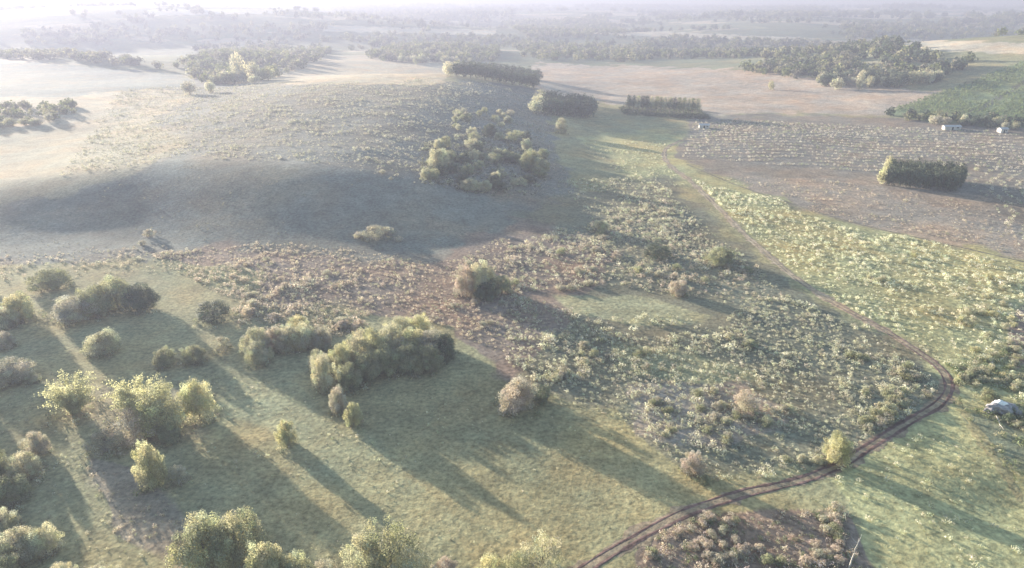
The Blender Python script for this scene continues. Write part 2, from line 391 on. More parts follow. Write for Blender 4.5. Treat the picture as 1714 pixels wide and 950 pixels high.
def lobes_round(seed, W, H, z0, n=16, lr=.25, gap=0.0):
    rng = random.Random(seed); L = []; hh = (H - z0); ax = rng.uniform(.82, 1.12); ph = rng.uniform(0, 6.28)
    for k in range(n):
        q = (k + .5) / n; el = math.asin(1 - 1.5 * q); a = k * 2.4 + rng.uniform(-.6, .6); lobe = W * lr * rng.uniform(.5, 1.5)
        irr = 1 + .16 * math.sin(2 * a + ph) + .1 * math.sin(3 * a + 2 * ph)
        rx = (.5 * W - lobe * .8) * max(.55, math.cos(el)) * rng.uniform(.72, 1.1) * irr if q > .08 else W * .1
        zc = z0 + hh * .42 + (hh * .58 - lobe * .8) * math.sin(el) * rng.uniform(.65, 1.08) * (1 + .12 * math.sin(a + ph))
        L.append((rx * math.cos(a) * ax, rx * math.sin(a) / ax, min(max(zc, z0 + lobe * .3), H - lobe * .7), lobe))
    L.append((0, 0, z0 + hh * .38, W * .24)); L.append((W * .1, W * .05, z0 + hh * .2, W * .22)); return L
def lobes_column(seed, W, H, z0, n=12):
    rng = random.Random(seed); L = []
    for k in range(n):
        q = k / (n - 1); a = rng.uniform(0, 6.28); rr = W * .18 * rng.random() * (1.2 - q); lobe = W * (.40 - .2 * q) * rng.uniform(.85, 1.15)
        L.append((rr * math.cos(a), rr * math.sin(a), z0 + lobe * .7 + (H - z0 - lobe * 1.5) * q, lobe))
    return L
KIND = {}   # kind -> list of (crown mesh by colour key, trunk mesh), W, H
def reg(kind, W, H, variants): KIND[kind] = (W, H, variants)
def variant(kind, i, lobes, n, size, seed, colour_keys, r0):
    tm = trunk_mesh(kind + '_trunk', lobes, 2, r0, seed)
    V, F, K = crown(lobes, n, size, seed)
    return ({ck: mesh_np(kind + '_crown_' + ck, V, F, [M[ck]], K) for ck in colour_keys}, tm)
ALL = ('green', 'pale', 'yellow', 'grey', 'pink', 'dark')
reg('round', 10, 9, [variant('round_tree', i, lobes_round(10 + i, 10, 9, -.3, 46, .12), 19000, .27, 20 + i, ALL, .28) for i in range(5)])
reg('loose', 9, 9, [variant('loose_tree', i, lobes_round(40 + i, 9.5, 9, -.2, 34, .10), 8000, .27, 50 + i, ALL, .22) for i in range(4)])
reg('bush', 4, 3, [variant('bush', i, lobes_round(70 + i, 3.9, 3.0, .1, 16, .15), 1700, .24, 80 + i, ALL, .07) for i in range(4)])
reg('column', 4.5, 13, [variant('plantation_tree', i, lobes_column(100 + i, 4.8, 13, .6), 1800, .5, 110 + i, ALL, .18) for i in range(3)])
reg('slender', 5, 14, [variant('slender_tree', i, lobes_column(130 + i, 5.5, 14, 4.5, 9), 1500, .5, 140 + i, ALL, .2) for i in range(3)])
reg('distant', 10, 9, [variant('distant_tree', i, lobes_round(160 + i, 10, 9, .3, 16, .18), 1200, .8, 170 + i, ALL, .3) for i in range(4)])
def feathery(seed):
    rng = np.random.default_rng(seed); P = []; D = []; stems = ([], [])
    for k in range(80):
        a = rng.uniform(0, 6.28); r1 = rng.uniform(1.8, 5.2); hh = rng.uniform(2.5, 7.8); b = rng.uniform(0, .8)
        t = np.linspace(0, 1, 46); rr = b + r1 * t ** 2; zz = hh * (1.25 * t - .32 * t ** 3)
        pts = np.stack([rr * math.cos(a), rr * math.sin(a), zz], 1)
        if k % 3 == 0:
            v, f = tube(pts[::9], np.linspace(.05, .015, len(pts[::9])), 4); bb = len(stems[0]); stems[0].extend(v); stems[1].extend([tuple(i + bb for i in q) for q in f])
        m = t > .06; q = np.repeat(pts[m], 5, 0); q = q + rng.normal(0, .3, q.shape); P.append(q); D.append(rng.normal(0, 1, q.shape))
    P = np.vstack(P); D = np.vstack(D); P[:, 2] = np.maximum(P[:, 2], .15); V, F = leaf_quads(P, D, .30, rng)
    K = np.repeat(rng.uniform(.75, 1.2, (len(P), 1)) * np.ones((1, 3)), 4, 0)
    return ({ck: mesh_np('feathery_crown_' + ck, V, F, [M[ck]], K) for ck in ('yellow', 'pale', 'green')}, mesh_np('feathery_stems', *stems, [M['bark']]))
reg('feathery', 10, 7.5, [feathery(300 + i) for i in range(2)])

BASES = []
def put(kind, ck, x, y, wm, hm, label, group=None, name='tree', cat='tree', rz=None, sink=.1, parts=True, vi=None):
    W, H, vs = KIND[kind]; cm, tm = vs[random.randrange(len(vs)) if vi is None else vi]
    e = bpy.data.objects.new(name, None); C.objects.link(e); e.empty_display_size = 1
    e.location = (x, y, float(hgt(x, y)) - sink); e.rotation_euler = (0, 0, random.uniform(0, 6.28) if rz is None else rz)
    e.scale = (wm / W, wm / W, hm / H)
    tag(e, label, cat, group)
    shrub = name in ('shrub', 'bush')
    link('foliage' if shrub else 'crown', cm[ck], e); link('stem' if shrub else 'trunk', tm, e)
    return e
def putpx(kind, ck, px, py, wpx, hpx, label, group=None, name='tree', cat='tree', **kw):
    X, Y, Z = at(px, py); X, Y, Z = X[0], Y[0], Z[0]; _, _, dep = project(X, Y, Z); s = FPX / float(dep)
    ca = math.cos(math.atan2(CAMH - Z, math.hypot(X, Y)))
    wm = wpx / s; hm = max(hpx / s / ca - .25 * wm * (1 - ca), wm * .35)
    if name == 'tree': BASES.append((X, Y, wm))
    return put(kind, ck, X, Y, wm, hm, label, group, name, cat, **kw)

# ------------------------------------------------------------------ trees placed one by one (near to far)
G1 = 'trees of the dense clump at the left edge of the foreground'
T = [
 ('round', 'grey', 66, 757, 38, 40, 'small greyish round tree standing alone just behind the left edge clump', None),
 ('round', 'green', 5, 800, 48, 50, 'dark green tree at the left edge, rearmost of its clump', None),
 ('round', 'pale', 44, 800, 56, 46, 'pale topped tree on the right rear of the left edge clump', None),
 ('round', 'green', 22, 838, 62, 50, 'yellow-green topped tree at the front of the rear left edge clump', None),
 ('round', 'pale', 8, 895, 60, 50, 'beige topped tree against the left border above the bottom left clump', None),
 ('round', 'pale', 34, 935, 74, 66, 'pale round tree on the left of the bottom left clump', None),
 ('round', 'pale', 78, 928, 54, 60, 'pale round tree on the right of the bottom left clump', None),
 ('round', 'green', 5, 985, 66, 60, 'green tree cut off by the bottom left corner', None),
 ('round', 'pale', 116, 990, 56, 62, 'small pale tree at the bottom edge right of the corner clump', None),
 ('round', 'pale', 170, 990, 68, 54, 'low flat-topped pale tree at the bottom edge in the shade', None),
 ('round', 'yellow', 258, 812, 50, 78, 'tall narrow yellow-green tree in the shaded strip below the big yellow clump', None),
 ('loose', 'grey', 303, 808, 34, 34, 'small grey tree touching the right side of the narrow yellow-green tree', None),
 ('round', 'green', 345, 945, 104, 96, 'large dark tree with bright rim on the left half of the biggest foreground crown', None),
 ('round', 'green', 400, 935, 92, 92, 'large dark tree on the right half of the biggest foreground crown', None),
 ('round', 'yellow', 452, 985, 84, 92, 'yellow-green tree at the bottom edge right of the biggest foreground crown', None),
 ('round', 'green', 500, 992, 66, 74, 'green tree at the bottom edge between the yellow-green tree and the scraggly trees', None),
 ('loose', 'grey', 545, 985, 56, 56, 'thin grey scraggly tree at the bottom edge with bare patches', None),
 ('loose', 'pale', 608, 965, 66, 84, 'open scraggly pale tree left of the tall bottom centre tree', None),
 ('loose', 'green', 655, 955, 92, 98, 'tallest of the scraggly green trees near the bottom centre', None),
 ('loose', 'pale', 692, 985, 70, 76, 'scraggly yellowish tree right of the tall bottom centre tree', None),
 ('round', 'pink', 745, 975, 52, 48, 'pinkish beige round tree at the bottom edge beside the scraggly trees', None),
 ('loose', 'yellow', 820, 985, 52, 66, 'sparse yellow-green tree at the bottom edge left of the dirt track', None),
 ('loose', 'green', 862, 978, 56, 66, 'sparse green tree in the middle of the trio left of the dirt track', None),
 ('loose', 'pale', 908, 968, 70, 88, 'tallest sparse tree of the trio left of the dirt track', None),
 ('round', 'yellow', 480, 745, 34, 48, 'small bright yellow-green tree alone on the shaded pasture slope', None),
 ('round', 'yellow', 592, 712, 30, 42, 'small yellow tree at the lower end of the curved grove', None),
 ('round', 'grey', 568, 690, 38, 46, 'greyish tree above the small yellow tree of the curved grove', None),
 ('round', 'pale', 545, 655, 44, 66, 'tall pale tree at the left tip of the curved grove', None),
 ('round', 'pale', 537, 622, 42, 40, 'pale spreading tree leaning out left at the top of the tall pale tree', None),
 ('round', 'yellow', 280, 722, 84, 82, 'largest yellow feathered tree of the bright clump on the left', None),
 ('round', 'yellow', 335, 700, 56, 68, 'yellow tree at the right end of the bright clump on the left', None),
 ('loose', 'pink', 225, 738, 76, 54, 'pinkish brown bushy tree on the left of the bright yellow clump', None),
 ('loose', 'grey', 178, 752, 54, 36, 'low greyish scrubby tree at the left end of the bright clump', None),
 ('round', 'green', 285, 738, 40, 34, 'small green tree under the front of the largest yellow tree', None),
 ('feathery', 'yellow', 126, 690, 80, 60, 'pale yellow feathery clump with spiky fronds fanning out, far left', None),
 ('feathery', 'yellow', 235, 700, 84, 66, 'feathery yellow clump with long fronds behind the bright clump', None),
 ('round', 'pink', 865, 686, 66, 54, 'pinkish beige rounded tree at the upper edge of the shaded clearing', None),
 ('loose', 'dark', 908, 672, 36, 30, 'small dark tree right behind the pinkish rounded tree', None),
 ('round', 'green', 278, 612, 38, 34, 'small round tree with pale top, left of a matching one in the shade', None),
 ('round', 'green', 325, 606, 42, 32, 'small round tree in the shade between its smaller neighbours', None),
 ('loose', 'grey', 372, 586, 32, 26, 'small grey tree at the right end of the shaded tree row', None),
 ('round', 'pale', 176, 592, 54, 44, 'pale tree alone in the middle of the left shaded meadow', None),
 ('round', 'grey', 22, 638, 70, 40, 'wide pale tree at the left border above the feathery clump', None),
 ('round', 'pale', 55, 640, 26, 20, 'small pale tree at the right end of the wide tree on the left border', None),
 ('round', 'grey', 128, 538, 66, 48, 'pale rimmed tree at the left end of the dark hedge-like row', None),
 ('round', 'green', 165, 525, 60, 50, 'tree second from the left in the dark hedge-like row', None),
 ('round', 'green', 198, 515, 66, 56, 'highest tree in the middle of the dark hedge-like row', None),
 ('round', 'dark', 236, 518, 56, 46, 'dark tree at the right end of the hedge-like row', None),
 ('round', 'yellow', 35, 535, 62, 48, 'yellowish rounded tree beside the left border, uphill of the shaded meadow', None),
 ('round', 'pale', 8, 548, 48, 40, 'pale tree cut by the left border next to the yellowish rounded tree', None),
 ('round', 'grey', 12, 580, 38, 28, 'small grey tree at the left border just below the yellowish tree', None),
 ('round', 'green', 85, 482, 62, 36, 'dark low tree casting a shadow behind the left trees', None),
 ('loose', 'dark', 358, 535, 62, 34, 'dark low spreading tree in the meadow above the shaded row', None),
 ('round', 'yellow', 1398, 774, 46, 56, 'olive yellow rounded tree by the inside of the track bend', None),
 ('round', 'pink', 1160, 790, 40, 34, 'pink and yellow rounded tree in the scrub above the track', None),
 ('loose', 'pink', 1248, 690, 50, 36, 'tan leafy tree in the scrub in front of the shaded hollow', None),
 ('round', 'pink', 780, 492, 40, 50, 'tan lit tree at the left end of the small central grove', None),
 ('round', 'pale', 806, 488, 48, 54, 'tall tree in the middle of the small central grove', None),
 ('round', 'green', 835, 492, 40, 34, 'round green tree at the right end of the small central grove', None),
 ('round', 'dark', 812, 500, 40, 30, 'dark tree at the shaded foot of the small central grove', None),
 ('round', 'pale', 735, 288, 34, 44, 'tall pale tree at the left of the scattered hillside grove', None),
 ('round', 'green', 886, 285, 36, 38, 'wide green tree at the right of the scattered hillside grove', None),
 ('round', 'pale', 716, 300, 22, 20, 'small whitish tree at the lower left of the hillside grove', None),
 ('round', 'green', 905, 292, 28, 30, 'green tree at the far right of the hillside grove', None),
 ('round', 'pale', 940, 222, 26, 26, 'yellowish tree alone above and right of the hillside grove', None),
 ('round', 'pale', 1005, 388, 26, 22, 'pale small tree in the scrub right of the hill foot', None),
 ('round', 'green', 1205, 442, 50, 30, 'wide dark tree beside the far part of the track', None),
 ('round', 'pink', 1135, 492, 36, 26, 'tan rounded small tree left of the wide dark tree', None),
 ('loose', 'dark', 1100, 430, 50, 26, 'dark low tree in the scrub left of the far part of the track', None),
 ('loose', 'grey', 628, 400, 44, 26, 'grey low tree at the foot of the shaded hill', None),
 ('round', 'green', 1655, 668, 30, 20, 'low dark green tree beside the white topped rock', None),
 ('distant', 'pale', 1438, 150, 15, 34, 'bright whitish tree standing out at the front of the dark wood', None),
 ('distant', 'pale', 400, 138, 24, 52, 'tall pale lit tree standing above the hazy wood on the left', None),
 ('distant', 'pale', 424, 136, 26, 34, 'shorter pale tree right of the tall lit one in the haze', None),
 ('distant', 'grey', 318, 158, 26, 24, 'grey tree at the left end of the hazy tree line', None),
 ('distant', 'pale', 352, 155, 20, 22, 'pale tree in the middle of the hazy tree line', None),
 ('distant', 'yellow', 1290, 150, 10, 16, 'tiny dark tree alone on the straw field', None),
]
for k, ck, px, py, wp, hp, lab, grp in T:
    if py > 830: hp *= .88; wp *= .94
    putpx(k, ck, px, py, wp, hp, lab, grp)
# curved grove above the clearing
LG = 'tree in the curved grove above the shaded clearing, one of its close standing rounded crowns'
GG = 'close standing trees of the curved grove above the clearing'
ORD = ['leftmost', 'second', 'third', 'fourth', 'fifth', 'sixth', 'seventh']
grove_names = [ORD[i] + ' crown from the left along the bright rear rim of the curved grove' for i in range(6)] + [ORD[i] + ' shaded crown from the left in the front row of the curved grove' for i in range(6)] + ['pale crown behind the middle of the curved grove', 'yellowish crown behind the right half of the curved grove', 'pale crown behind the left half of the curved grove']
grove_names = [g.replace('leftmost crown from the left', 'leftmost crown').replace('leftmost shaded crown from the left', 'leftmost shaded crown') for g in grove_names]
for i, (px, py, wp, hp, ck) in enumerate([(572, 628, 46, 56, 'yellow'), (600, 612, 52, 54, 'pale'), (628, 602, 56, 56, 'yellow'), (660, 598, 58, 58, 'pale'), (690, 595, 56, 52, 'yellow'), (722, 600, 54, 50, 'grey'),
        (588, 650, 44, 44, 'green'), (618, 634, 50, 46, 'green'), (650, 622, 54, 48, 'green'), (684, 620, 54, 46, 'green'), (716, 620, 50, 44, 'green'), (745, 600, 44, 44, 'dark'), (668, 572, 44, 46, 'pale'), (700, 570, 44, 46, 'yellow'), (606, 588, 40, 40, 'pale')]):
    putpx('round', ck, px, py, wp, hp, grove_names[i], GG)
LG = 'pale rimmed tree of the ragged row joining the left end of the curved grove'
row_names = ['left rear', 'left front', 'pinkish', 'roundest pale', 'fifth from left', 'rightmost grey', 'yellowish rear']
for i, (px, py, wp, hp, ck) in enumerate([(428, 590, 46, 46, 'pale'), (436, 608, 44, 40, 'pale'), (458, 582, 40, 38, 'pink'), (486, 584, 50, 42, 'pale'), (512, 582, 46, 44, 'pale'), (540, 585, 36, 40, 'grey'), (500, 560, 44, 34, 'yellow')]):
    putpx('round', ck, px, py, wp, hp, row_names[i] + ' tree of the ragged pale rimmed row left of the curved grove', 'pale rimmed trees of the ragged row')
# scattered grove on the hillside
LG = 'small tree of the scattered hillside grove with light top and dark foot'
rng = random.Random(9)
for k in range(64):
    px = rng.uniform(705, 915); py = rng.uniform(225, 330)
    if ((px - 815) / 100) ** 2 + ((py - 275) / 52) ** 2 > 1: continue
    putpx(rng.choice(['round', 'loose', 'round']), rng.choice(['green', 'green', 'pale', 'dark', 'dark', 'dark', 'pale']), px, py, rng.uniform(18, 32), rng.uniform(12, 23), LG, 'small trees of the scattered hillside grove')
for k in range(26):
    px = rng.uniform(760, 860); py = rng.uniform(185, 225)
    putpx('bush', rng.choice(['pale', 'grey', 'green']), px, py, rng.uniform(10, 17), rng.uniform(8, 12), 'grey shrub of the thicket just uphill of the hillside grove', 'shrubs of the thicket above the hillside grove', 'shrub', 'shrub')

# trees just outside the left and lower frame that shade the meadow
for px, py, wp, hp in [(-60, 560, 70, 60), (-120, 640, 90, 76), (-40, 690, 70, 50), (-110, 770, 110, 90), (-190, 720, 110, 90), (-60, 860, 90, 80), (-170, 900, 110, 90), (-60, 470, 60, 44), (-180, 520, 80, 60)]:
    putpx('round', 'green', px, py, wp, hp, 'green tree of the line along the left side of the meadow', 'green trees along the left side of the meadow')

# ------------------------------------------------------------------ plantation blocks
nb = [0]
def block(quadpx, nx, ny, kind, ck, wm, hm, label, group, jit=.35, lit=None):
    X, Y, _ = at([q[0] for q in quadpx], [q[1] for q in quadpx]); P = np.stack([X, Y], 1)
    wm = np.linalg.norm(P[1] - P[0]) / (nx - 1) * wm
    for i in range(nx):
        for j in range(ny):
            u = i / (nx - 1); v = j / (ny - 1); p = (P[0] * (1 - u) + P[1] * u) * (1 - v) + (P[3] * (1 - u) + P[2] * u) * v
            c = lit if (lit and i == 0) else ck  # sunlight on the left end painted in as a lighter leaf colour
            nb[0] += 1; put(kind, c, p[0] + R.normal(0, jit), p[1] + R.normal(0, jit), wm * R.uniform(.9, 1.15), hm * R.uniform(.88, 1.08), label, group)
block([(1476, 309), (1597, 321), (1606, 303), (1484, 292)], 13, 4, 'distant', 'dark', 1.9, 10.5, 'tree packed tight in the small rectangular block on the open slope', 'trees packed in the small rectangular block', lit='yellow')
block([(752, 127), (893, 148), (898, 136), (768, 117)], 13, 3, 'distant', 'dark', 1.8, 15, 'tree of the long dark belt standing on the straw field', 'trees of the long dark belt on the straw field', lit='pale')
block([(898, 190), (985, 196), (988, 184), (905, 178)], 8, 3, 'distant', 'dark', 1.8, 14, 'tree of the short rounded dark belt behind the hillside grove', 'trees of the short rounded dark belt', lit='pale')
print('BLOCK TREES', nb)
LG = 'tall slender tree with pale stem in the thin row before the straw field'
for i, px in enumerate(np.linspace(1052, 1166, 16)):
    putpx('slender', R.choice(['dark', 'green', 'pale']), px, 188 + .05 * (px - 1052), 15, 29, LG, 'slender trees of the thin row')

# ------------------------------------------------------------------ far woods, single trees at the front, the mass behind as woodland
def world_points(poly, spacing, ymax, rng, wobble=0):
    px = [p[0] for p in poly]; py = [p[1] for p in poly]
    X, Y, _ = at(px, py); ok = np.hypot(X, Y) < ymax
    x0, x1 = X.min() - 20, X.max() + 20; y0, y1 = Y.min() - 20, Y.max() + 20
    n = int((x1 - x0) * (y1 - y0) / spacing ** 2); n = min(n, 900000)
    x = rng.uniform(x0, x1, n); y = rng.uniform(y0, y1, n); a, b, _ = project(x, y, hgt(x, y))
    m = inpoly(a + wobble * fbm(x / 20, y / 20, 3), b + wobble * .6 * fbm(x / 20 + 9, y / 20, 3), poly); return x[m], y[m]
WOODS = [
 ([(1385, 80), (1500, 72), (1640, 108), (1600, 128), (1540, 146), (1400, 150), (1330, 132), (1275, 122), (1290, 108), (1400, 104)], 13, 'tree of the dark mixed wood behind the straw field on the right', 26, 'dark'),
 ([(1060, 72), (1130, 62), (1390, 72), (1385, 98), (1180, 98), (1070, 100)], 17, 'tree of the blue hazy wood beyond the straw field', 0, 'dark'),
 ([(612, 90), (700, 76), (835, 84), (830, 104), (700, 108), (620, 100)], 13, 'tree of the hazy tree belt behind the long dark belt', 14, 'green'),
 ([(300, 100), (420, 80), (560, 84), (500, 120), (430, 142), (330, 140)], 16, 'tree of the hazy wood on the upper left slope', 8, 'green'),
 ([(-200, 185), (0, 178), (130, 176), (140, 190), (60, 212), (-200, 222)], 9, 'tree of the low dark thicket by the pale field on the left', 10, 'green'),
 ([(-100, 84), (120, 92), (300, 112), (290, 120), (120, 102), (-100, 96)], 16, 'tree of the thin hazy line edging the bright field', 0, 'grey'),
 ([(840, 40), (1010, 34), (1060, 60), (900, 66)], 19, None, 0, 'green'),
 ([(860, 76), (1060, 80), (1060, 104), (880, 100)], 19, None, 0, 'green'),
 ([(1180, 8), (1390, 8), (1380, 28), (1250, 34), (1180, 24)], 30, None, 0, 'dark'),
 ([(30, 48), (560, 40), (560, 66), (40, 80)], 26, None, 0, 'dark'),
 ([(560, 14), (860, 14), (860, 34), (560, 34)], 40, None, 0, 'dark'),
 ([(1400, 36), (1714, 30), (1800, 60), (1420, 70)], 28, None, 0, 'green'),
 ([(1240, 118), (1400, 96), (1440, 110), (1380, 130), (1290, 128)], 15, None, 0, 'green'),
 ([(560, 62), (640, 56), (840, 62), (980, 84), (840, 80), (620, 78)], 24, None, 0, 'green'),
 ([(1480, 190), (1560, 192), (1714, 204), (1800, 216), (1800, 222), (1600, 214), (1490, 198)], 7, 'tree of the dark edge along the foot of the planted hillside', 14, 'dark'),
]
PAL = {'dark': (.05, .07, .045), 'green': (.11, .13, .06), 'pale': (.2, .2, .12), 'grey': (.16, .155, .12), 'yellow': (.27, .27, .1)}
def protos(n, leaves, size, W, H, seed):
    out = []
    for i in range(n):
        L = lobes_round(seed + i, W, H, .1, 7, .27); V, F, K = crown(L, leaves, size, seed + i); out.append((V, F, K))
    return out
def scatter(name, pr, x, y, sc, cols, kind='stuff', label=None, cat=None, zs=None):
    if len(x) == 0: return
    z = hgt(x, y) - .05; rot = R.uniform(0, 6.28, len(x)); vi = R.integers(0, len(pr), len(x)); V, K = [], []
    zs = np.ones(len(x)) if zs is None else zs
    for v in range(len(pr)):
        m = vi == v
        if not m.any(): continue
        P, _, k = pr[v]; c, s = np.cos(rot[m]), np.sin(rot[m]); S = sc[m]
        q = np.empty((m.sum(), len(P), 3), np.float32)
        q[:, :, 0] = (P[None, :, 0] * c[:, None] - P[None, :, 1] * s[:, None]) * S[:, None] + x[m][:, None]
        q[:, :, 1] = (P[None, :, 0] * s[:, None] + P[None, :, 1] * c[:, None]) * S[:, None] + y[m][:, None]
        q[:, :, 2] = P[None, :, 2] * (S * zs[m])[:, None] + z[m][:, None]
        V.append(q.reshape(-1, 3)); K.append((k[None] * cols[m][:, None, :]).reshape(-1, 3))
    V = np.vstack(V); K = np.vstack(K)
    o = link(name, mesh_np(name, V, np.arange(len(V)).reshape(-1, 4), [M['stuff']], K)); tag(o, label, cat, kind=kind); return o
far_pr = protos(5, 90, 2.3, 10, 9, 500)
sx_, sy_, sc_, sk_ = [], [], [], []
for poly, spc, lab, nind, ck in WOODS:
    x, y = world_points(poly, spc, 9000, R)
    if len(x) == 0: continue
    order = np.argsort(np.hypot(x, y)); x, y = x[order], y[order]
    for i in range(min(nind, len(x))):
        small = 'thicket' in lab or 'edge' in lab
        put('distant', random.choice([ck, ck, 'green', 'grey', 'pale']), x[i], y[i], random.uniform(5, 9) if small else random.uniform(9, 15), random.uniform(4.5, 8) if small else random.uniform(8, 15), lab, lab.replace('tree of', 'trees of'))
    x, y = x[nind:][:1500], y[nind:][:1500]; s = R.uniform(.8, 1.5, len(x)); s = s * np.where(np.hypot(x, y) > 2500, 1.6, 1)
    if lab and ('edge' in lab or 'thicket' in lab): s = s * .55
    base = np.array([PAL[random.choice([ck, ck, 'green', 'grey', 'pale'])] for _ in range(len(x))]).reshape(-1, 3)
    sx_.append(x); sy_.append(y); sc_.append(s); sk_.append(base)
xx = R.uniform(-3600, 3600, 60000); yy = R.uniform(850, 5200, 60000)
dd = np.abs(fbm(xx / 420 + 11, yy / 210, 4)) + .25 * sstep(1500, 700, np.hypot(xx, yy)); a_, b_, _ = project(xx, yy, hgt(xx, yy))
mk = (dd < .07) & (np.abs(xx) < yy * .85) & ~inpoly(a_, b_, [(520, 88), (900, 100), (1280, 112), (1640, 150), (1480, 200), (900, 170), (520, 150)]) & ~inpoly(a_, b_, [(-900, 86), (60, 90), (130, 108), (300, 122), (330, 142), (120, 160), (-900, 170)]) & ~inpoly(a_, b_, [(1480, 190), (1640, 130), (1714, 100), (2700, -60), (2700, 300), (1714, 215)])
xx, yy = xx[mk][:5000], yy[mk][:5000]; sx_.append(xx); sy_.append(yy); sc_.append(R.uniform(.8, 1.7, len(xx)) * np.where(np.hypot(xx, yy) > 2500, 1.5, 1)); sk_.append(np.array([PAL[random.choice(['dark', 'dark', 'green', 'grey'])] for _ in range(len(xx))]).reshape(-1, 3))
scatter('woodland', far_pr, np.concatenate(sx_), np.concatenate(sy_), np.concatenate(sc_), np.vstack(sk_), label='hazy far woods of many merging dark crowns near the horizon', cat='woodland')

# ------------------------------------------------------------------ scrub: shrubs one by one where they show largest, the rest as scrub
tuft_pr = protos(8, 48, .23, 1.3, .95, 600)
near_cnt = {}
def scrub(poly, spc, pal, smin, smax, name, pr=tuft_pr, wob=20, thresh=-.9, nind=0, label=None, group=None, nscale=12, cks=('pale',), slabel=None):
    x, y = world_points(poly, spc, 3000, R, wob)
    dens = fbm(x / nscale + 7, y / nscale, 3); dens = dens + .15 + .35 * vnoise(x / 5, y / 5 + 20); m = dens + R.normal(0, .12, len(x)) > thresh; x, y = x[m], y[m]
    pal = np.array(pal); c = pal[R.integers(0, len(pal), len(x))] * R.uniform(.8, 1.25, (len(x), 1)); s = (smin + (smax - smin) * R.random(len(x)) ** 2.5) * np.clip(1 + 1.1 * fbm(x / 9, y / 9 + 40, 2), .6, 1.5)
    # keep clear of the track
    keep = np.ones(len(x), bool)
    for a in range(0, len(TP), 2): keep &= (x - TP[a, 0]) ** 2 + (y - TP[a, 1]) ** 2 > 3.0
    x, y, c, s = x[keep], y[keep], c[keep], s[keep]
    if nind:
        a, b, d = project(x, y, hgt(x, y)); size = s / d; vis = (a > 5) & (a < 1709) & (b > 5) & (b < 945); size[~vis] = 0
        top = np.argsort(-size)[:nind]
        for i in top:
            bw = s[i] * 1.6
            put('bush', random.choice(cks), x[i], y[i], bw, bw * random.uniform(.6, .8), label, group, 'shrub', 'shrub')
        k2 = np.ones(len(x), bool); k2[top] = False; x, y, c, s = x[k2], y[k2], c[k2], s[k2]
    scatter(name, pr, x, y, s, c, label=slabel, cat='scrub')
    print(name, len(x))
PALE = [(.56, .56, .43), (.48, .49, .36), (.60, .57, .46), (.38, .41, .28)]
PINK = [(.48, .42, .36), (.38, .33, .28), (.54, .48, .39), (.33, .33, .24)]
GRN = [(.36, .37, .27), (.45, .45, .35), (.57, .56, .46), (.38, .35, .29)]
GRY = [(.34, .34, .28), (.42, .40, .33), (.30, .31, .25)]
scrub([(1150, 292), (1430, 378), (1714, 442), (1950, 500), (1950, 700), (1714, 700), (1600, 640), (1500, 565), (1340, 475)], 1.65, [(.68, .68, .54), (.58, .60, .46), (.72, .69, .57), (.46, .48, .34)], .5, 1.4, 'tussocks', thresh=-.45, nind=50, cks=('pale', 'pale', 'yellow'),
      label='pale tussocky shrub dotted over the bright green pasture right of the track', group='pale shrubs dotted over the bright green pasture', slabel='pale grass tussocks dotting the green pasture right of the track')
scrub([(1330, 500), (1500, 580), (1580, 650), (1480, 725), (1380, 785), (1180, 810), (1120, 760), (1030, 700), (900, 665), (850, 600), (840, 540), (1000, 560), (1190, 560), (1240, 500)], 1.15, GRN + PALE[:1], .55, 1.45, 'green_scrub', thresh=-.4, nind=85, cks=('green', 'pale', 'grey'),
      label='grey-green shrub in the dense scrub inside the track bend', group='grey-green shrubs inside the track bend', slabel='dense grey-green scrub filling the land inside the track bend')
scrub([(840, 420), (1000, 370), (1110, 330), (1200, 400), (1330, 500), (1240, 510), (1000, 480), (900, 490), (860, 500)], 1.45, GRN + PINK, .6, 1.7, 'mixed_scrub', thresh=-.25, nind=24, cks=('green', 'grey', 'pink'),
      label='low shrub of the mixed scrub between hill foot and track', group='low shrubs of the mixed scrub', slabel='mixed brown and green scrub between the hill and the track')
scrub([(860, 500), (1240, 545), (1250, 600), (1000, 575), (850, 570)], 1.7, GRN, .7, 1.8, 'strip_scrub', thresh=-.05, slabel='dark strip of scrub between two dry grass clearings')
scrub([(240, 425), (480, 405), (720, 435), (860, 400), (870, 500), (850, 600), (740, 540), (560, 520), (440, 540), (380, 500)], 1.45, PINK, .5, 1.3, 'brown_scrub', thresh=-.4, nind=25, cks=('pink', 'grey'),
      label='brownish pink shrub of the reddish scrub above the curved grove', group='brownish shrubs above the curved grove', slabel='reddish brown scrub covering the ground above the curved grove')
scrub([(1120, 862), (1400, 852), (1460, 960), (1430, 1060), (1040, 1060), (1080, 920)], .95, PINK + [(.16, .19, .11)], .5, 1.4, 'bramble', thresh=-.5, nind=55, cks=('pink', 'pink', 'grey', 'green'), wob=8,
      label='pinkish brown shrub in the thick patch at the bottom below the track', group='pinkish shrubs below the track', slabel='thick pinkish brown brush at the bottom below the track')
scrub([(200, 150), (740, 135), (900, 150), (960, 330), (860, 330), (540, 275), (300, 262), (100, 300)], 2.3, GRY, .5, 1.4, 'hill_scrub', thresh=-.4, slabel='fine grey scrub covering the low hill')
scrub([(0, 425), (420, 405), (430, 440), (0, 470)], 2.0, PINK + GRY, .5, 1.3, 'slope_scrub', thresh=-.1, slabel='brown scrub along the foot of the hill on the left')
scrub([(940, 300), (1100, 300), (1190, 380), (1250, 430), (1120, 430), (1000, 380)], 1.8, GRY + PALE, .6, 1.5, 'pale_scrub', thresh=-.2, slabel='pale scrub beside the far part of the track')
scrub([(960, 235), (1130, 240), (1110, 270), (1150, 310), (1050, 300)], 2.2, PALE, .5, 1.1, 'lush_tufts', thresh=-.1, slabel='yellow-green tufts at the head of the far track')
